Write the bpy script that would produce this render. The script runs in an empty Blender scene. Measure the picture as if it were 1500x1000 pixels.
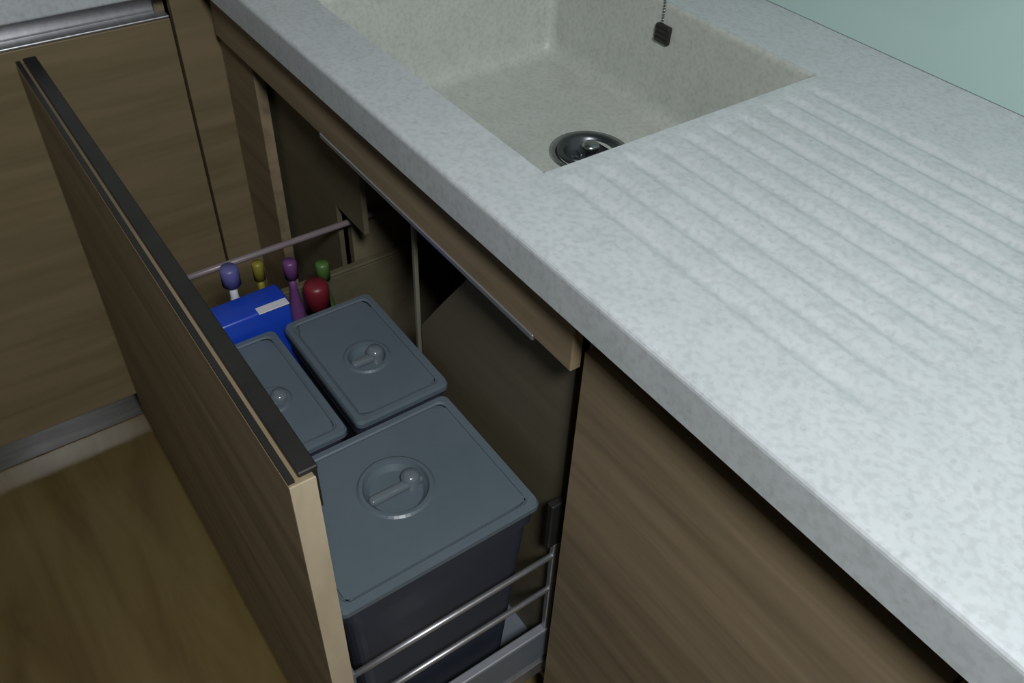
import bpy, bmesh, math, random
from mathutils import Matrix, Vector
random.seed(7)
S = bpy.context.scene
C = S.collection

# ------------------------------------------------------------------ camera
CAM_X, CAM_Y, CAM_Z = 0.0, -0.39217, 1.36570
cd = bpy.data.cameras.new('camera')
cam = bpy.data.objects.new('camera', cd); C.objects.link(cam)
right = Vector((0.57876187, 0.81473162, 0.03531426))
down = Vector((0.5677098, -0.37144075, -0.73466819))
fwd = Vector((-0.58544025, 0.44524619, -0.67750686))
m = Matrix.Identity(4)
for i in range(3):
    m[i][0] = right[i]; m[i][1] = -down[i]; m[i][2] = -fwd[i]
m[0][3], m[1][3], m[2][3] = CAM_X, CAM_Y, CAM_Z
cam.matrix_world = m
cd.sensor_width = 36.0
cd.lens = 1280.5888 / 1500 * 36.0
cd.clip_start = 0.02
S.camera = cam

# ------------------------------------------------------------------ light
S.view_settings.view_transform = 'Standard'
S.view_settings.look = 'None'
S.view_settings.gamma = 1.0
S.view_settings.use_curve_mapping = False
S.view_settings.exposure = 0.0

w = bpy.data.worlds.new('world'); S.world = w; w.use_nodes = True
bg = w.node_tree.nodes['Background']
bg.inputs[0].default_value = (1.0, 0.97, 0.88, 1)
bg.inputs[1].default_value = 0.055

def area(name, loc, size, power, col, target):
    d = bpy.data.lights.new(name, 'AREA'); d.shape = 'DISK'; d.size = size
    d.energy = power; d.color = col
    o = bpy.data.objects.new(name, d); C.objects.link(o); o.location = loc
    o.rotation_euler = (Vector(target) - Vector(loc)).to_track_quat('-Z', 'Y').to_euler()
    return o
area('ceiling_lamp_light', (0.42, -0.44, 1.94), 0.25, 21.5, (0.95, 0.985, 1.0), (-0.1, 0.1, 0.9))

# ------------------------------------------------------------------ materials
def mat(name, col, rough=0.5, metal=0.0, spec=0.5, coat=0.0):
    m = bpy.data.materials.new(name); m.use_nodes = True
    b = m.node_tree.nodes['Principled BSDF']
    b.inputs['Base Color'].default_value = (*col, 1)
    b.inputs['Roughness'].default_value = rough
    b.inputs['Metallic'].default_value = metal
    b.inputs['Specular IOR Level'].default_value = spec
    b.inputs['Coat Weight'].default_value = coat
    return m

def noisy(name, cols, scale=(1, 1, 1), nscale=5.0, detail=6, rough=0.5, metal=0.0, bump=0.0,
          spec=0.5, rough_var=0.0, distort=0.0):
    """A surface whose colour runs through a ramp over stretched noise (object coordinates)."""
    m = mat(name, cols[0], rough, metal, spec)
    nt = m.node_tree; N = nt.nodes; L = nt.links; b = N['Principled BSDF']
    tc = N.new('ShaderNodeTexCoord'); mp = N.new('ShaderNodeMapping')
    mp.inputs['Scale'].default_value = scale
    L.new(tc.outputs['Object'], mp.inputs['Vector'])
    n = N.new('ShaderNodeTexNoise'); n.inputs['Scale'].default_value = nscale
    n.inputs['Detail'].default_value = detail; n.inputs['Distortion'].default_value = distort
    n.inputs['Roughness'].default_value = 0.6
    L.new(mp.outputs[0], n.inputs['Vector'])
    r = N.new('ShaderNodeValToRGB')
    e = r.color_ramp.elements
    e[0].position = 0.30; e[0].color = (*cols[0], 1)
    e[1].position = 0.70; e[1].color = (*cols[-1], 1)
    for k, c in enumerate(cols[1:-1]):
        x = e.new(0.30 + 0.40 * (k + 1) / (len(cols) - 1)); x.color = (*c, 1)
    L.new(n.outputs['Fac'], r.inputs[0]); L.new(r.outputs[0], b.inputs['Base Color'])
    if bump:
        bp = N.new('ShaderNodeBump'); bp.inputs['Strength'].default_value = bump
        bp.inputs['Distance'].default_value = 0.002
        L.new(n.outputs['Fac'], bp.inputs['Height']); L.new(bp.outputs[0], b.inputs['Normal'])
    if rough_var:
        mr = N.new('ShaderNodeMapRange')
        mr.inputs['To Min'].default_value = rough - rough_var
        mr.inputs['To Max'].default_value = rough + rough_var
        L.new(n.outputs['Fac'], mr.inputs[0]); L.new(mr.outputs[0], b.inputs['Roughness'])
    return m

def solid_surface(name, tint=(1, 1, 1)):
    m = mat(name, (0.6, 0.62, 0.62), 0.42)
    nt = m.node_tree; N = nt.nodes; L = nt.links; b = N['Principled BSDF']
    tc = N.new('ShaderNodeTexCoord')
    n1 = N.new('ShaderNodeTexNoise'); n1.inputs['Scale'].default_value = 150; n1.inputs['Detail'].default_value = 3
    n2 = N.new('ShaderNodeTexNoise'); n2.inputs['Scale'].default_value = 28; n2.inputs['Detail'].default_value = 5
    v = N.new('ShaderNodeTexVoronoi'); v.inputs['Scale'].default_value = 240
    for t in (n1, n2, v): L.new(tc.outputs['Object'], t.inputs['Vector'])
    r1 = N.new('ShaderNodeValToRGB')
    r1.color_ramp.elements[0].position = 0.36; r1.color_ramp.elements[0].color = (0.495, 0.515, 0.512, 1)
    r1.color_ramp.elements[1].position = 0.56; r1.color_ramp.elements[1].color = (0.56, 0.585, 0.585, 1)
    L.new(n1.outputs['Fac'], r1.inputs[0])
    r2 = N.new('ShaderNodeValToRGB')
    r2.color_ramp.elements[0].position = 0.35; r2.color_ramp.elements[0].color = (0.93, 0.94, 0.935, 1)
    r2.color_ramp.elements[1].position = 0.65; r2.color_ramp.elements[1].color = (1.0, 1.0, 1.0, 1)
    L.new(n2.outputs['Fac'], r2.inputs[0])
    mx = N.new('ShaderNodeMix'); mx.data_type = 'RGBA'; mx.blend_type = 'MULTIPLY'; mx.inputs[0].default_value = 1
    L.new(r1.outputs[0], mx.inputs[6]); L.new(r2.outputs[0], mx.inputs[7])
    # sparse darker chips
    lt = N.new('ShaderNodeMath'); lt.operation = 'LESS_THAN'; lt.inputs[1].default_value = 0.12
    L.new(v.outputs['Color'], lt.inputs[0])
    mx2 = N.new('ShaderNodeMix'); mx2.data_type = 'RGBA'; mx2.blend_type = 'MIX'
    mul = N.new('ShaderNodeMath'); mul.operation = 'MULTIPLY'; mul.inputs[1].default_value = 0.22
    L.new(lt.outputs[0], mul.inputs[0]); L.new(mul.outputs[0], mx2.inputs[0])
    L.new(mx.outputs[2], mx2.inputs[6]); mx2.inputs[7].default_value = (0.33, 0.33, 0.30, 1)
    mx3 = N.new('ShaderNodeMix'); mx3.data_type = 'RGBA'; mx3.blend_type = 'MULTIPLY'; mx3.inputs[0].default_value = 1
    L.new(mx2.outputs[2], mx3.inputs[6]); mx3.inputs[7].default_value = (*tint, 1)
    L.new(mx3.outputs[2], b.inputs['Base Color'])
    return m

WOOD_X = noisy('oak_veneer_grain_along_x', [(0.175, 0.132, 0.080), (0.245, 0.186, 0.115), (0.320, 0.238, 0.150)],
               scale=(0.7, 9, 9), nscale=3.2, rough=0.6, bump=0.05, distort=0.4, spec=0.3)  # same veneer as WOOD_Y, colour lifted to brighten the dimly lit sink run
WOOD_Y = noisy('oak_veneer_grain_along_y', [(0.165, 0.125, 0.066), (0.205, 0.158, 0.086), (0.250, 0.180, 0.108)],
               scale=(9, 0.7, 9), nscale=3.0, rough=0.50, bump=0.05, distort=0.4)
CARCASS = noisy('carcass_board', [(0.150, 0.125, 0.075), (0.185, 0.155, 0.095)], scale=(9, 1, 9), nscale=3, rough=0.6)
EDGE = noisy('pale_edge_banding', [(0.46, 0.38, 0.26), (0.56, 0.47, 0.33)], scale=(3, 3, 1), nscale=12, rough=0.55)
FLOORM = noisy('oak_floor', [(0.110, 0.072, 0.026), (0.155, 0.110, 0.040), (0.190, 0.140, 0.058)],
               scale=(1, 6, 1), nscale=2.4, rough=0.30, rough_var=0.05, distort=0.6)
STONE = solid_surface('speckled_solid_surface', (1.0, 1.015, 1.05))
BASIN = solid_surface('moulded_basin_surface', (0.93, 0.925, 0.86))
GLASS = noisy('mint_back_painted_glass', [(0.42, 0.57, 0.53), (0.44, 0.59, 0.55)], nscale=1.5, rough=0.12)
WALL = noisy('painted_wall', [(0.62, 0.62, 0.58), (0.66, 0.66, 0.62)], nscale=30, rough=0.8)
BLACK = noisy('black_profile', [(0.012, 0.012, 0.011), (0.020, 0.020, 0.018)], nscale=20, rough=0.45)
ALU = noisy('brushed_aluminium', [(0.48, 0.48, 0.50), (0.60, 0.60, 0.62)], scale=(1, 20, 20), nscale=6, rough=0.38, metal=0.85)
PLINTH = noisy('plinth_metal', [(0.12, 0.12, 0.12), (0.19, 0.19, 0.19)], scale=(20, 1, 20), nscale=5, rough=0.09, metal=0.9)
STEEL = noisy('stainless_steel', [(0.30, 0.32, 0.33), (0.40, 0.42, 0.43)], nscale=30, rough=0.25, metal=1.0)
STEELD = mat('dark_steel', (0.10, 0.11, 0.12), 0.35, 0.9)  # even dark tone of the strainer basket
DRAWM = noisy('grey_drawer_metal', [(0.135, 0.155, 0.180), (0.165, 0.185, 0.215)], nscale=12, rough=0.45)
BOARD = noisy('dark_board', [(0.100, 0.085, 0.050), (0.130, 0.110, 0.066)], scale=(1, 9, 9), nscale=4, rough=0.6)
DRAWL = noisy('light_drawer_cap', [(0.30, 0.31, 0.34), (0.38, 0.39, 0.42)], nscale=12, rough=0.4, metal=0.4)
RAILD = noisy('mauve_grey_rail', [(0.22, 0.18, 0.19), (0.28, 0.23, 0.24)], nscale=12, rough=0.4, metal=0.2)
POST = noisy('olive_grey_post', [(0.15, 0.145, 0.105), (0.19, 0.18, 0.13)], nscale=12, rough=0.5)
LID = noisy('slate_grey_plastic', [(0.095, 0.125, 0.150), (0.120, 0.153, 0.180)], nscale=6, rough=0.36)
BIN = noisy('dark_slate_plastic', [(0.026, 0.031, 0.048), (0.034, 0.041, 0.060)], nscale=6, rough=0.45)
BLUE = noisy('blue_film', [(0.008, 0.035, 0.42), (0.012, 0.07, 0.52)], nscale=9, rough=0.35)
WHITE = noisy('white_highlight_and_bottle', [(0.60, 0.60, 0.66), (0.72, 0.72, 0.78)], nscale=9, rough=0.4)  # painted highlight on the blue pack, and the indigo bottle's white body
REDM = noisy('red_plastic', [(0.14, 0.012, 0.02), (0.18, 0.016, 0.028)], nscale=9, rough=0.4)
GREENM = noisy('green_plastic', [(0.02, 0.20, 0.09), (0.03, 0.27, 0.12)], nscale=9, rough=0.4)
LIME = noisy('lime_plastic', [(0.06, 0.13, 0.03), (0.08, 0.17, 0.04)], nscale=9, rough=0.4)
YELLOW = noisy('yellow_plastic', [(0.20, 0.17, 0.02), (0.26, 0.22, 0.03)], nscale=9, rough=0.4)
VIOLET = noisy('violet_plastic', [(0.12, 0.045, 0.15), (0.17, 0.06, 0.20)], nscale=9, rough=0.4)
INDIGO = noisy('indigo_plastic', [(0.10, 0.10, 0.28), (0.14, 0.14, 0.36)], nscale=9, rough=0.4)
PIPE = noisy('grey_pipe_plastic', [(0.30, 0.30, 0.26), (0.36, 0.36, 0.32)], nscale=9, rough=0.5)
RUBBER = mat('rubber_seal', (0.02, 0.022, 0.025), 0.7)

# ------------------------------------------------------------------ helpers
def bm_box(bm, x0, x1, y0, y1, z0, z1, bev=0.0, seg=2):
    r = bmesh.ops.create_cube(bm, size=1)
    vs = r['verts']
    for v in vs:
        v.co = Vector(((x0 + x1) / 2 + v.co.x * (x1 - x0), (y0 + y1) / 2 + v.co.y * (y1 - y0),
                       (z0 + z1) / 2 + v.co.z * (z1 - z0)))
    if bev:
        es = list({e for v in vs for e in v.link_edges})
        bmesh.ops.bevel(bm, geom=es, offset=bev, segments=seg, affect='EDGES', profile=0.5)

def bm_cyl(bm, p0, p1, r0, r1=None, seg=20, cap=True):
    r1 = r0 if r1 is None else r1
    p0 = Vector(p0); p1 = Vector(p1); d = p1 - p0
    q = d.to_track_quat('Z', 'Y').to_matrix().to_4x4()
    q.translation = (p0 + p1) / 2
    bmesh.ops.create_cone(bm, cap_ends=cap, segments=seg, radius1=r0, radius2=r1, depth=d.length, matrix=q)

def bm_tube(bm, pts, r, seg=12):
    pts = [Vector(p) for p in pts]
    rings = []
    for i, p in enumerate(pts):
        t = (pts[min(i + 1, len(pts) - 1)] - pts[max(i - 1, 0)]).normalized()
        q = t.to_track_quat('Z', 'Y')
        rings.append([bm.verts.new(p + q @ Vector((r * math.cos(2 * math.pi * k / seg), r * math.sin(2 * math.pi * k / seg), 0)))
                      for k in range(seg)])
    for a, b in zip(rings, rings[1:]):
        for k in range(seg):
            bm.faces.new((a[k], a[(k + 1) % seg], b[(k + 1) % seg], b[k]))
    bm.faces.new(rings[0][::-1]); bm.faces.new(rings[-1])

def bm_lathe(bm, prof, cx, cy, seg=32, cz=0.0):
    rings = []
    for r, z in prof:
        if r < 1e-6:
            rings.append([bm.verts.new((cx, cy, cz + z))])
        else:
            rings.append([bm.verts.new((cx + r * math.cos(2 * math.pi * k / seg), cy + r * math.sin(2 * math.pi * k / seg), cz + z))
                          for k in range(seg)])
    for a, b in zip(rings, rings[1:]):
        for k in range(seg):
            k2 = (k + 1) % seg
            if len(a) == 1 and len(b) == 1: continue
            if len(a) == 1: bm.faces.new((a[0], b[k2], b[k]))
            elif len(b) == 1: bm.faces.new((a[k], a[k2], b[0]))
            else: bm.faces.new((a[k], a[k2], b[k2], b[k]))

def obj(name, bm, material, parent=None, smooth=False, origin=None):
    """Link the bmesh (world coordinates) as one object; its coordinates become local to its thing."""
    bmesh.ops.recalc_face_normals(bm, faces=bm.faces)
    org = Vector((0, 0, 0))
    if parent is not None:
        p = parent
        while p is not None: org += p.location; p = p.parent
    loc = Vector(origin) if origin is not None else org
    bmesh.ops.translate(bm, verts=bm.verts, vec=-loc)
    me = bpy.data.meshes.new(name); bm.to_mesh(me); bm.free()
    me.materials.append(material)
    if smooth:
        for p in me.polygons: p.use_smooth = True
    o = bpy.data.objects.new(name, me); C.objects.link(o)
    if parent is not None:
        o.parent = parent; o.location = loc - org
    else:
        o.location = loc
    return o

def box(name, x0, x1, y0, y1, z0, z1, material, parent=None, bev=0.0015, seg=2, origin=None):
    bm = bmesh.new(); bm_box(bm, x0, x1, y0, y1, z0, z1, bev, seg)
    return obj(name, bm, material, parent, origin=origin)

def thing(name, label, cat, loc=(0, 0, 0), group=None):
    o = bpy.data.objects.new(name, None); C.objects.link(o); o.location = loc
    o.empty_display_size = 0.05
    return tag(o, label, cat, group)

def tag(o, label, cat, group=None):
    o['label'] = label; o['category'] = cat
    if group: o['group'] = group
    return o

def structure(o):
    o['kind'] = 'structure'; return o

# ------------------------------------------------------------------ key sizes (metres; x runs along the sink worktop, y to its wall)
ZT = 0.90; ZU = 0.852                # worktop top and underside
YW = 0.62                            # wall behind the worktop
XL = -1.37                           # door plane of the return run
YD = 0.03                            # door plane of the sink run
ZD0, ZD1 = 0.08, 0.803               # door bottom and top
NX0, NX1 = -1.235, -0.442            # sink cabinet outer sides

# ------------------------------------------------------------------ room shell
structure(box('floor', -2.05, 2.2, -3.0, 0.75, -0.06, 0.0, FLOORM, bev=0))
structure(box('wall_back', -2.05, 2.2, YW + 0.008, YW + 0.12, 0.0, 2.6, WALL, bev=0))
structure(box('wall_left', -2.10, -1.99, -3.0, YW + 0.12, 0.0, 2.6, WALL, bev=0))
sp = box('glass_splashback', -1.985, 1.4, YW, YW + 0.006, ZT, 1.46, GLASS, bev=0.001)
tag(sp, 'pale mint green glass splashback panel behind the speckled sink worktop', 'splashback')

# ------------------------------------------------------------------ sink worktop with moulded basin and drainer
SX0, SX1, SY0, SY1 = -1.100, -0.587, 0.084, 0.496     # basin rim
ZB = 0.732                                            # basin floor
wt = thing('worktop', 'light grey speckled solid worktop with moulded sink and drainer grooves', 'worktop', (-0.3, 0.31, ZU))

WX0, WX1 = -1.985, 1.2
GX0, GX1 = -0.555, -0.165
grooves = [0.098 + 0.0405 * k for k in range(10)]
def groove_depth(x, y):
    if x <= GX0 - 0.02 or x >= GX1: return 0.0
    d = 0.0
    for i, gy in enumerate(grooves):
        t = abs(y - gy) / 0.0125
        if t < 1: d = max(d, 0.5 * (1 + math.cos(math.pi * t)))
    a = min(1, max(0, (x - (GX0 - 0.02)) / 0.03)); b = min(1, max(0, (GX1 - x) / 0.08))
    a = a * a * (3 - 2 * a); b = b * b * (3 - 2 * b)
    return 0.0034 * d * a * b
RB = 0.006                                            # rounded front arris and basin rim
def frange(a, b, n): return [a + (b - a) * i / n for i in range(n + 1)]
def patch(bm, xs, ys):
    g = [[bm.verts.new((x, y, ZT - groove_depth(x, y))) for y in ys] for x in xs]
    for i in range(len(xs) - 1):
        for j in range(len(ys) - 1):
            bm.faces.new((g[i][j], g[i + 1][j], g[i + 1][j + 1], g[i][j + 1]))
bm = bmesh.new()
gy0, gy1 = 0.07, 0.50
ys_f = frange(gy0, gy1, 172)
# every patch shares its border coordinates with its neighbours, so that doubles can be merged
ysAll = [RB, gy0] + [SY0] + ys_f[1:-1] + [SY1] + [gy1, YW]
ysAll = sorted(set(round(v, 6) for v in ysAll))
xsR = sorted(set(round(v, 6) for v in [SX1, GX0 - 0.02] + frange(GX0 - 0.02, GX0 + 0.02, 8) + frange(GX0 + 0.02, GX1 - 0.08, 10) + frange(GX1 - 0.08, GX1, 10) + [GX1, 0.5, WX1]))
patch(bm, xsR, ysAll)
ysF = [y for y in ysAll if y <= round(SY0, 6)]; ysB = [y for y in ysAll if y >= round(SY1, 6)]
patch(bm, [SX0, SX1], ysF); patch(bm, [SX0, SX1], ysB)
patch(bm, [WX0, SX0], ysAll)
bmesh.ops.remove_doubles(bm, verts=bm.verts, dist=1e-5)
# rounded front arris, front face, underside
prev = [(WX0, RB, ZT), (WX1, RB, ZT)]
prof = [(RB - RB * math.sin(a), ZT - RB + RB * math.cos(a)) for a in [math.pi / 2 * k / 4 for k in range(1, 5)]]
prof += [(0.0, ZU + 0.003), (0.003, ZU), (YW, ZU), (YW, ZT)]
pv = [bm.verts.new(p) for p in prev]
for (y, z) in prof:
    nv = [bm.verts.new((WX0, y, z)), bm.verts.new((WX1, y, z))]
    if not (abs(y - YW) < 1e-6 and z == ZU): bm.faces.new((pv[0], pv[1], nv[1], nv[0]))
    pv = nv
bm_box(bm, WX1 - 0.0005, WX1, RB, YW, ZU, ZT)
# closed underside around the basin
for (a, b, c, d) in ((WX0, SX0 - 0.012, 0.003, YW), (SX1 + 0.012, WX1, 0.003, YW), (SX0 - 0.012, SX1 + 0.012, 0.003, SY0 - 0.012),
                     (SX0 - 0.012, SX1 + 0.012, SY1 + 0.012, YW)):
    vs = [bm.verts.new(p) for p in ((a, c, ZU), (b, c, ZU), (b, d, ZU), (a, d, ZU))]; bm.faces.new(vs)
top = obj('worktop_slab', bm, STONE, wt)

# basin: rounded rim, straight walls, radiused floor corners, floor falling to the drain
def rrect(x0, x1, y0, y1, r, n=6):
    pts = []
    for cx, cy, a0 in ((x1 - r, y1 - r, 0), (x0 + r, y1 - r, 90), (x0 + r, y0 + r, 180), (x1 - r, y0 + r, 270)):
        for k in range(n + 1):
            a = math.radians(a0 + 90 * k / n); pts.append((cx + r * math.cos(a), cy + r * math.sin(a)))
    return pts
DX, DY, DR = -0.806, 0.342, 0.054
bm = bmesh.new()
levels = [(-0.0005, ZT, 0.004), (0.0008, ZT - 0.0008, 0.005), (0.003, ZT - 0.004, 0.008), (0.004, ZT - 0.010, 0.010), (0.010, ZB + 0.035, 0.018),
          (0.012, ZB + 0.018, 0.020), (0.018, ZB + 0.008, 0.024), (0.030, ZB + 0.003, 0.028)]
rings = []
for ins, z, r in levels:
    rings.append([bm.verts.new((x, y, z)) for x, y in rrect(SX0 + ins, SX1 - ins, SY0 + ins, SY1 - ins, r)])
n = len(rings[0])
for a, b in zip(rings, rings[1:]):
    for k in range(n): bm.faces.new((a[k], a[(k + 1) % n], b[(k + 1) % n], b[k]))
last = rings[-1]
for rr, z in ((DR + 0.02, ZB + 0.0005), (DR, ZB)):
    ring = []
    for v in rings[-2 if False else -1]:
        d = Vector((v.co.x - DX, v.co.y - DY)); d.normalize()
        ring.append(bm.verts.new((DX + d.x * rr, DY + d.y * rr, z)))
    for k in range(n): bm.faces.new((last[k], last[(k + 1) % n], ring[(k + 1) % n], ring[k]))
    last = ring
basin = obj('sink_basin', bm, BASIN, wt, smooth=True)
# drain: steel flange and cup
bm = bmesh.new()
bm_lathe(bm, [(DR + 0.004, 0.0002), (DR + 0.003, 0.0028), (DR - 0.004, 0.003), (DR - 0.010, -0.001), (0.040, -0.006), (0.038, -0.030), (0.0, -0.034)], DX, DY, 48, ZB)
o = obj('drain', bm, STEEL, basin, smooth=True); o['label'] = 'round steel drain'
# overflow on the back wall, with its short bead chain up to the rim
OX, OZ = -0.842, 0.858
bm = bmesh.new()
bm_box(bm, OX - 0.014, OX + 0.014, SY1 - 0.012, SY1 - 0.002, OZ - 0.013, OZ + 0.013, 0.003, 3)
for k in range(-1, 2): bm_box(bm, OX - 0.011, OX + 0.011, SY1 - 0.0135, SY1 - 0.0115, OZ + 0.007 * k - 0.0015, OZ + 0.007 * k + 0.0015)
o = obj('overflow_cover', bm, BLACK, basin); o['label'] = 'small black overflow cover'
bm = bmesh.new()
for k in range(9):
    r = bmesh.ops.create_icosphere(bm, subdivisions=1, radius=0.0019)
    bmesh.ops.translate(bm, verts=r['verts'], vec=(OX - 0.004, SY1 - 0.0075, OZ + 0.015 + k * 0.0042))
obj('bead_chain', bm, STEEL, basin, smooth=True)

# strainer basket resting in the drain
st = thing('sink_strainer', 'dark round metal strainer basket with knob sitting in the sink drain', 'strainer', (DX, DY, ZB - 0.004))
bm = bmesh.new()
bm_lathe(bm, [(0.047, 0.0045), (0.047, 0.006), (0.042, 0.0065), (0.036, 0.003), (0.034, -0.010), (0.020, -0.013), (0.0, -0.013)], DX, DY, 40, ZB)
obj('basket', bm, STEELD, st, smooth=True)
for k in range(12):
    a = 2 * math.pi * k / 12
    bm = bmesh.new()
    bm_box(bm, -0.008, 0.008, -0.0016, 0.0016, 0, 0.002, 0.0007, 1)
    bmesh.ops.transform(bm, matrix=Matrix.Translation((DX + 0.024 * math.cos(a), DY + 0.024 * math.sin(a), ZB - 0.0128)) @ Matrix.Rotation(a, 4, 'Z'), verts=bm.verts)
    obj('rib', bm, STEEL, st)
bm = bmesh.new()
bm_lathe(bm, [(0.006, -0.013), (0.005, 0.004), (0.012, 0.008), (0.013, 0.013), (0.009, 0.016), (0.0, 0.0165)], DX, DY, 24, ZB)
obj('knob', bm, STEEL, st, smooth=True)

# ------------------------------------------------------------------ return worktop at the far end
rw = thing('worktop', 'grey worktop edge on the return run across the far end', 'worktop', (-1.66, -0.9, ZU))
box('worktop_slab', -1.985, -1.335, -2.2, -0.002, ZU, ZT, STONE, rw, bev=0.004, seg=3)

# ------------------------------------------------------------------ sink cabinet with its pull-out
sc = thing('sink_cabinet', 'wood veneer sink cabinet with its wide bin drawer pulled open', 'cabinet', (-0.84, 0.30, 0.0))
PT = 0.016
PX0 = -1.058                         # inner partition: the pull-out takes the near 600 mm
box('side_panel', PX0, PX0 + PT, YD + 0.046, 0.58, 0.08, 0.715, CARCASS, sc)
box('side_panel', NX1 - PT, NX1, YD + 0.022, 0.58, 0.08, ZU - 0.001, CARCASS, sc)
box('bottom_panel', PX0 + PT, NX1 - PT, YD + 0.022, 0.58, 0.08, 0.08 + PT, CARCASS, sc)
box('back_panel', PX0 + PT, NX1 - PT, 0.572, 0.58, 0.08 + PT, 0.70, CARCASS, sc, bev=0)
bm = bmesh.new()
pts = [(-1.30, 0.085), (PX0 + 0.012, 0.085), (PX0 + 0.012, 0.612), (-0.955, 0.612), (-0.955, 0.802), (-1.30, 0.802)]
f = [bm.verts.new((x, YD + 0.026, z)) for x, z in pts]; g = [bm.verts.new((x, YD + 0.034, z)) for x, z in pts]
bm.faces.new(f); bm.faces.new(g[::-1])
for k in range(len(pts)): bm.faces.new((f[k], f[(k + 1) % len(pts)], g[(k + 1) % len(pts)], g[k]))
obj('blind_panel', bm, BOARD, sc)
ap = box('fascia_rail', NX0 - 0.10, NX1 - 0.0005, 0.016, 0.029, 0.777, ZU - 0.001, WOOD_X, sc)
bm = bmesh.new()
bm_box(bm, -0.975, -0.502, 0.0145, 0.020, 0.7725, 0.7800, 0.001, 1)
o = obj('metal_edge_strip', bm, ALU, sc); o['label'] = 'bright metal strip along the fascia bottom'
# dark channel behind the fascia near the end
box('finger_channel', NX0, NX1 - PT, YD + 0.021, YD + 0.050, 0.803, 0.835, BLACK, sc)
# filler between the cabinet and the corner
box('filler_panel', XL + 0.002, NX0 - 0.003, YD, YD + 0.018, ZD0, 0.830, WOOD_X, sc)
for x in (-1.00, -0.50):
    for y in (0.14, 0.52):
        bm = bmesh.new(); bm_cyl(bm, (x, y, 0), (x, y, 0.08), 0.016, 0.012)
        obj('foot', bm, BLACK, sc)

# the pull-out: part of the cabinet, its pieces are sub-parts
YF0, YF1 = -0.270, -0.247            # drawer front
FX0, FX1 = -1.333, -0.444
bm = bmesh.new()
bm_box(bm, -1.022, NX1 - 0.03, YF1 + 0.001, 0.27, 0.150, 0.158, 0.001, 1)
dr = obj('drawer', bm, DRAWM, sc)
box('drawer_front', FX0, FX1 - 0.0015, YF0, YF1, ZD0, ZD1 - 0.003, WOOD_X, dr, bev=0.001)
o = box('edge_band', FX1 - 0.0015, FX1, YF0, YF1, ZD0, ZD1 - 0.003, EDGE, dr, bev=0.0); o['label'] = 'pale edge banding on the near end of the front'
bm = bmesh.new()
bm_box(bm, FX0 + 0.001, FX1 - 0.006, YF1 - 0.0125, YF1 + 0.005, ZD1 - 0.003, ZD1 + 0.003, 0.001, 1)
bm_box(bm, FX0 + 0.001, FX1 - 0.006, YF1 + 0.0005, YF1 + 0.004, ZD1 - 0.050, ZD1 - 0.003)
o = obj('grip_profile', bm, BLACK, dr); o['label'] = 'black grip profile along the drawer front top'
bm = bmesh.new(); bm_box(bm, FX0 + 0.001, FX1 - 0.004, YF0 + 0.0005, YF0 + 0.0065, ZD1 - 0.003, ZD1 + 0.0005)
obj('black_seal', bm, BLACK, dr)
xr = NX1 - 0.0235
for z in (0.418, 0.341):
    bm = bmesh.new(); bm_tube(bm, [(xr, YF1 + 0.001, z), (xr, -0.1, z), (xr, 0.27, z)], 0.0040, 12)
    obj('gallery_rail', bm, ALU, dr, smooth=True)
bm = bmesh.new(); bm_tube(bm, [(-1.027, YF1 + 0.001, 0.588), (-1.027, -0.1, 0.588), (-1.027, 0.27, 0.588)], 0.0050, 12)
obj('gallery_rail', bm, RAILD, dr, smooth=True)
for xa, xb, zt in ((xr - 0.006, xr + 0.005, 0.236), (-1.033, -1.022, 0.500)):
    bm = bmesh.new(); bm_box(bm, xa, xb, YF1 + 0.001, 0.27, 0.165, zt, 0.0015, 2)
    obj('side_wall', bm, DRAWM if zt < 0.4 else BOARD, dr)
    bm = bmesh.new(); bm_box(bm, xa - 0.001, xb + 0.001, YF1 + 0.001, 0.27, zt + 0.0005, zt + 0.0065, 0.002, 2)
    obj('side_wall_cap', bm, DRAWL if zt < 0.4 else BOARD, dr)
    bm = bmesh.new(); bm_box(bm, xa + 0.003, xb, -0.16, 0.27, 0.120, 0.150, 0.001, 1)
    obj('runner', bm, ALU, dr)
    bm = bmesh.new(); bm_box(bm, xa, xb, YF1 + 0.001, YF1 + 0.009, zt, 0.43 if zt < 0.4 else 0.596, 0.001, 1)
    obj('rail_bracket', bm, DRAWM, dr)
bm = bmesh.new(); bm_box(bm, xr - 0.004, xr + 0.004, 0.040, 0.050, 0.243, 0.446, 0.001, 1)
obj('rail_bracket', bm, ALU, dr)
bm = bmesh.new(); bm_box(bm, xr - 0.006, xr + 0.005, 0.030, 0.050, 0.447, 0.530, 0.002, 2)  # shade between bin and carcass, put in as a solid black box
o = obj('gap_shade_block', bm, BLACK, dr); o['label'] = 'shade of the gap above the near rail end, as a black block'
bm = bmesh.new()
pts = [(-0.792, 0.16), (NX1 - 0.032, 0.16), (NX1 - 0.032, 0.745), (-0.665, 0.735), (-0.735, 0.640), (-0.792, 0.560)]
f = [bm.verts.new((x, 0.052, z)) for x, z in pts]; g = [bm.verts.new((x, 0.066, z)) for x, z in pts]
bm.faces.new(f); bm.faces.new(g[::-1])
for k in range(len(pts)): bm.faces.new((f[k], f[(k + 1) % len(pts)], g[(k + 1) % len(pts)], g[k]))
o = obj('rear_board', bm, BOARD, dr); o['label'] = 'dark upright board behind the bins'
bm = bmesh.new(); bm_box(bm, -0.806, -0.799, 0.050, 0.056, 0.16, 0.745, 0.001, 1)
o = obj('upright_post', bm, POST, dr); o['label'] = 'slim grey upright behind the bins'

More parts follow.
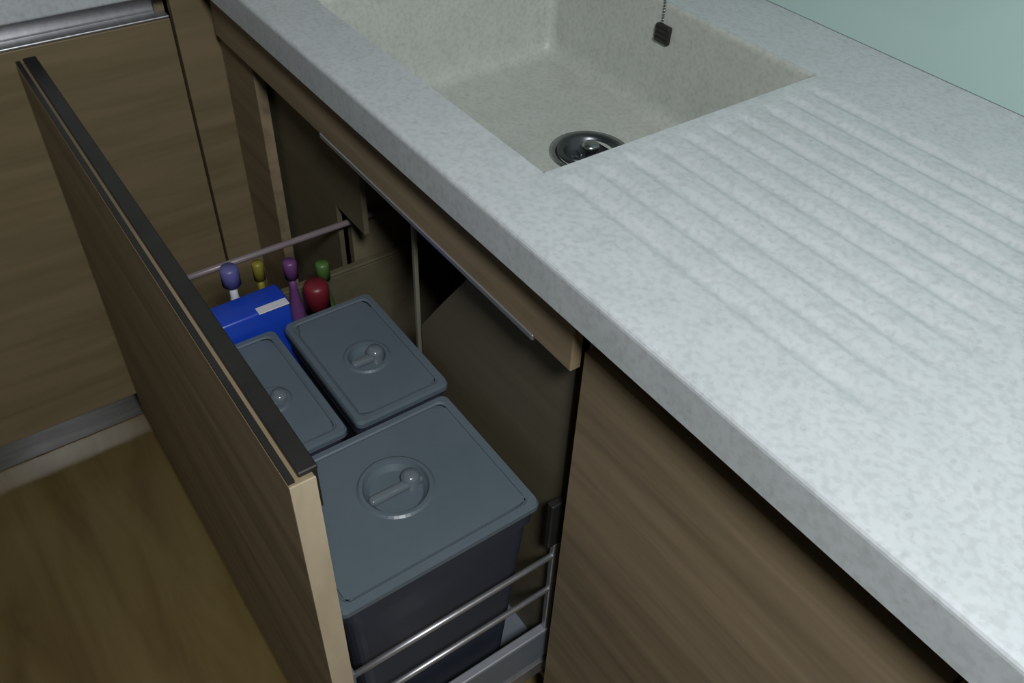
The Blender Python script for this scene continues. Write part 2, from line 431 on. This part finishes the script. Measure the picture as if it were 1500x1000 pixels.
# drain trap under the sink
tp = thing('drain_trap', 'dark pipework of the sink drain inside the open cabinet', 'pipe', (DX, DY, 0.40))
bm = bmesh.new(); bm_tube(bm, [(DX, DY, 0.696), (DX, DY, 0.62), (DX, DY, 0.50)], 0.022, 20); obj('tail_pipe', bm, PIPE, tp, smooth=True)
bm = bmesh.new(); bm_lathe(bm, [(0.0, 0.40), (0.034, 0.40), (0.040, 0.41), (0.040, 0.50), (0.026, 0.52), (0.024, 0.53)], DX, DY, 28); obj('trap_cup', bm, PIPE, tp, smooth=True)
bm = bmesh.new(); bm_tube(bm, [(DX, DY + 0.03, 0.47), (DX, DY + 0.12, 0.47), (DX, 0.571, 0.47)], 0.020, 20); obj('waste_pipe', bm, PIPE, tp, smooth=True)

# ------------------------------------------------------------------ waste bins with lids in the drawer
def waste_bin(label, x0, x1, y0, y1, zt, kind):
    cx, cy = (x0 + x1) / 2, (y0 + y1) / 2
    t = thing('waste_bin', label, 'bin', (cx, cy, 0.158), 'lidded bins in the pull-out drawer')
    bm = bmesh.new()
    ringl = []
    for ins, z in ((0.030, 0.160), (0.024, 0.164), (0.008, zt - 0.050), (0.008, zt - 0.036), (0.003, zt - 0.034), (0.003, zt - 0.014), (0.006, zt - 0.012),
                   (0.012, zt - 0.014), (0.034, 0.175)):
        ringl.append([bm.verts.new((x, y, z)) for x, y in rrect(x0 + ins, x1 - ins, y0 + ins, y1 - ins, 0.018, 5)])
    n = len(ringl[0])
    for a, b in zip(ringl, ringl[1:]):
        for k in range(n): bm.faces.new((a[k], a[(k + 1) % n], b[(k + 1) % n], b[k]))
    bm.faces.new(ringl[0][::-1]); bm.faces.new(ringl[-1])
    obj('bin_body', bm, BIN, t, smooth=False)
    bm = bmesh.new(); ringl = []
    for ins, z in ((0.004, zt - 0.012), (0.0, zt - 0.011), (0.0, zt - 0.004), (0.002, zt), (0.009, zt), (0.011, zt - 0.0015), (0.012, zt - 0.0015)):
        ringl.append([bm.verts.new((x, y, z)) for x, y in rrect(x0 + ins, x1 - ins, y0 + ins, y1 - ins, 0.010, 5)])
    for a, b in zip(ringl, ringl[1:]):
        for k in range(n): bm.faces.new((a[k], a[(k + 1) % n], b[(k + 1) % n], b[k]))
    bm.faces.new(ringl[0][::-1])
    hx, hy, hr = kind
    # lid plate runs into a shallow round grip dish; ring points follow the plate border by angle
    last = ringl[-1]; N2 = 44
    def ringc(rr, z): return [bm.verts.new((hx + rr * math.cos(2 * math.pi * k / N2), hy + rr * math.sin(2 * math.pi * k / N2), z)) for k in range(N2)]
    zz = zt - 0.0015
    # square of N2 points on the plate border, then circles
    border = []
    for k in range(N2):
        c, s_ = math.cos(2 * math.pi * k / N2), math.sin(2 * math.pi * k / N2)
        bx0, bx1, by0, by1 = x0 + 0.0125, x1 - 0.0125, y0 + 0.0125, y1 - 0.0125
        tx = ((bx1 - hx) / c) if c > 1e-9 else ((bx0 - hx) / c) if c < -1e-9 else 1e9
        ty = ((by1 - hy) / s_) if s_ > 1e-9 else ((by0 - hy) / s_) if s_ < -1e-9 else 1e9
        t_ = min(tx, ty); border.append(bm.verts.new((hx + c * t_, hy + s_ * t_, zz)))
    plate = [bm.verts.new((x, y, zz - 0.0003)) for x, y in rrect(x0 + 0.010, x1 - 0.010, y0 + 0.010, y1 - 0.010, 0.009, 5)]
    prev_ = border
    for rr, z in ((hr + 0.007, zz), (hr + 0.004, zz + 0.0022), (hr, zz + 0.0022), (hr * 0.94, zz - 0.003), (hr * 0.80, zz - 0.010), (hr * 0.4, zz - 0.011)):
        cur = ringc(rr, z)
        for k in range(N2): bm.faces.new((prev_[k], prev_[(k + 1) % N2], cur[(k + 1) % N2], cur[k]))
        prev_ = cur
    bm.faces.new(prev_)
    for v in plate: bm.verts.remove(v)
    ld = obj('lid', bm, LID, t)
    bm = bmesh.new()
    bm_box(bm, hx - 0.006, hx + 0.006, hy - hr * 0.90, hy + hr * 0.90, zt - 0.0125, zt - 0.002, 0.004, 3)
    bm_lathe(bm, [(0.012, zt - 0.012), (0.012, zt - 0.001), (0.010, zt + 0.003), (0.005, zt + 0.0055), (0.0, zt + 0.006)], hx - 0.004, hy + hr * 0.55, 20)
    obj('grip', bm, LIDG, ld, smooth=True)
    return t
LIDG = noisy('glossy_slate_plastic', [(0.12, 0.15, 0.17), (0.15, 0.18, 0.20)], nscale=6, rough=0.12, spec=0.8)
ZL = 0.532
waste_bin('large slate grey bin with round lid grip, nearest in the drawer', -0.688, -0.474, YF1 + 0.008, 0.024, ZL, (-0.590, -0.106, 0.040))
waste_bin('grey lidded bin behind the large one, against the cabinet opening', -0.927, -0.700, -0.098, 0.040, ZL, (-0.806, -0.028, 0.026))
waste_bin('narrow grey lidded bin squeezed against the inside of the drawer front', -0.927, -0.700, YF1 + 0.008, -0.110, ZL, (-0.80, -0.168, 0.018))

# ------------------------------------------------------------------ cleaning supplies standing at the far end of the drawer
def bottle(name, label, cat, x, y, zt, r, body, cap, capr=0.5, caph=0.03):
    t = thing(name, label, cat, (x, y, 0.158), 'cleaning supplies in the drawer')
    bm = bmesh.new(); z0 = 0.159; h = zt - z0 - caph
    bm_lathe(bm, [(0, 0), (r * 0.92, 0), (r, 0.006), (r, h * 0.72), (r * 0.86, h * 0.84), (r * 0.42, h * 0.95), (r * 0.38, h), (0, h)], x, y, 24, z0)
    obj('bottle_body', bm, body, t, smooth=True)
    bm = bmesh.new()
    bm_lathe(bm, [(0, h), (r * capr, h), (r * capr, h + caph * 0.85), (r * capr * 0.85, h + caph), (0, h + caph)], x, y, 20, z0)
    obj('cap', bm, cap, t, smooth=True)
    return t
# blue pack
bp = thing('refill_pack', 'bright blue film-wrapped pack with a painted white highlight beside the bins', 'pack', (-0.958, -0.135, 0.158), 'cleaning supplies in the drawer')
bm = bmesh.new(); bm_box(bm, -0.984, -0.933, -0.196, -0.076, 0.159, 0.562, 0.006, 3)
for v in bm.verts:
    v.co.x += 0.002 * math.sin(v.co.z * 60 + v.co.y * 40)
obj('pack_body', bm, BLUE, bp, smooth=True)
bm = bmesh.new(); bm_box(bm, -0.945, -0.930, -0.125, -0.080, 0.5615, 0.5630, 0.0005, 1); obj('painted_highlight', bm, WHITE, bp)  # highlight on the pack's top edge, painted as a white strip
bottle('bottle', 'small bottle with a dark red cap behind the grey bins', 'bottle', -0.968, -0.024, 0.548, 0.022, BIN, REDM, 0.85, 0.045)
bottle('bottle', 'dull lime green bottle near the cabinet opening', 'bottle', -1.003, 0.004, 0.552, 0.015, LIME, LIME, 0.7)
bottle('bottle', 'dark violet bottle just inside the far drawer rail', 'bottle', -1.004, -0.045, 0.575, 0.013, VIOLET, VIOLET, 0.8)
bottle('bottle', 'indigo bottle with white collar by the far drawer rail', 'bottle', -1.004, -0.133, 0.600, 0.014, WHITE, INDIGO, 0.95, 0.030)
bottle('bottle', 'dull yellow bottle between the blue pack and the far rail', 'bottle', -1.004, -0.092, 0.592, 0.012, YELLOW, YELLOW, 0.7)

# ------------------------------------------------------------------ near cabinets under the drainer
def base_unit(label, x0, x1, group):
    t = thing('base_cabinet', label, 'cabinet', ((x0 + x1) / 2, 0.30, 0.0), group)
    g = 0.002
    bm = bmesh.new()
    for a in ((x0 + g / 2, x0 + PT, YD + 0.022, 0.58, 0.08, ZU - 0.001), (x1 - PT, x1 - g / 2, YD + 0.022, 0.58, 0.08, ZU - 0.001),
              (x0 + PT, x1 - PT, YD + 0.022, 0.58, 0.08, 0.096), (x0 + PT, x1 - PT, 0.572, 0.58, 0.096, ZU - 0.001)):
        bm_box(bm, *a)
    obj('carcass', bm, CARCASS, t)
    box('door', x0 + 0.0015, x1 - 0.0015, YD, YD + 0.020, ZD0, ZD1 - 0.004, WOOD_X, t, bev=0.001)
    bm = bmesh.new()
    bm_box(bm, x0 + PT, x1 - PT, YD + 0.030, YD + 0.045, ZD1 - 0.04, ZU - 0.001)
    bm_box(bm, x0 + PT, x1 - PT, YD + 0.004, YD + 0.030, ZU - 0.006, ZU - 0.001)
    obj('finger_channel', bm, BLACK, t)
    for x in (x0 + 0.05, x1 - 0.05):
        for y in (0.14, 0.52):
            bm = bmesh.new(); bm_cyl(bm, (x, y, 0), (x, y, 0.08), 0.016, 0.012); obj('foot', bm, BLACK, t)
    return t
base_unit('closed wood veneer base cabinet right of the open drawer', NX1, -0.042, 'closed base cabinets under the drainer')
base_unit('wood veneer base cabinet at the bottom right corner of the photo', -0.042, 0.40, 'closed base cabinets under the drainer')
base_unit('wood veneer base cabinet beyond the bottom right edge of the photo', 0.40, 0.90, 'closed base cabinets under the drainer')
pl = box('plinth', -1.40, 1.15, 0.085, 0.098, 0.001, 0.078, PLINTH, bev=0.001, origin=(-0.2, 0.09, 0))
tag(pl, 'metal plinth board in shadow under the sink run cabinets', 'plinth')

# ------------------------------------------------------------------ return run cabinets
def return_unit(label, y0, y1):
    t = thing('base_cabinet', label, 'cabinet', (-1.66, (y0 + y1) / 2, 0.0), 'base cabinets of the return run')
    bm = bmesh.new()
    for a in ((-1.97, XL - 0.022, y0 + 0.001, y0 + PT, 0.10, ZU - 0.001), (-1.97, XL - 0.022, y1 - PT, y1 - 0.001, 0.10, ZU - 0.001),
              (-1.97, XL - 0.022, y0 + PT, y1 - PT, 0.10, 0.116), (-1.97, -1.962, y0 + PT, y1 - PT, 0.116, ZU - 0.001)):
        bm_box(bm, *a)
    obj('carcass', bm, CARCASS, t)
    box('door', XL - 0.020, XL, y0 + 0.0015, y1 - 0.0015, 0.105, ZD1, WOOD_Y, t, bev=0.0015)
    bm = bmesh.new()
    bm_box(bm, XL - 0.045, XL - 0.030, y0 + PT, y1 - PT, ZD1 - 0.04, ZU - 0.001)
    bm_box(bm, XL - 0.030, XL - 0.004, y0 + PT, y1 - PT, ZU - 0.008, ZU - 0.001)
    o = obj('finger_channel', bm, ALU, t)
    bm = bmesh.new(); bm_box(bm, XL - 0.028, XL - 0.001, y0 + 0.0015, y1 - 0.0015, ZD1 + 0.0005, ZD1 + 0.0045, 0.0015, 2)
    o = obj('metal_edge_strip', bm, ALU, t); o['label'] = 'bright metal strip on the door top'
    for x in (-1.92, -1.52):
        for y in (y0 + 0.06, y1 - 0.06):
            bm = bmesh.new(); bm_cyl(bm, (x, y, 0), (x, y, 0.10), 0.016, 0.012); obj('foot', bm, BLACK, t)
    return t
return_unit('wood veneer cabinet beyond the open drawer front, grain running sideways', -0.640, -0.037)
return_unit('wood veneer cabinet further left on the return run, outside the photo', -1.245, -0.642)
cp = thing('corner_post', 'narrow wood filler post in the corner between the two cabinet runs', 'filler panel', (XL - 0.01, 0.0, 0.0))
box('post_board', XL - 0.018, XL, -0.034, YD + 0.018, 0.105, ZU - 0.002, WOOD_Y, cp)
bm = bmesh.new(); bm_cyl(bm, (XL - 0.009, 0.0, 0), (XL - 0.009, 0.0, 0.105), 0.008, 0.008); obj('foot', bm, BLACK, cp)
p2 = box('plinth', XL - 0.062, XL - 0.050, -2.1, 0.080, 0.001, 0.103, PLINTH, bev=0.001, origin=(XL - 0.05, -0.9, 0))
tag(p2, 'shiny metal plinth board below the return run, catching a bright highlight', 'plinth')
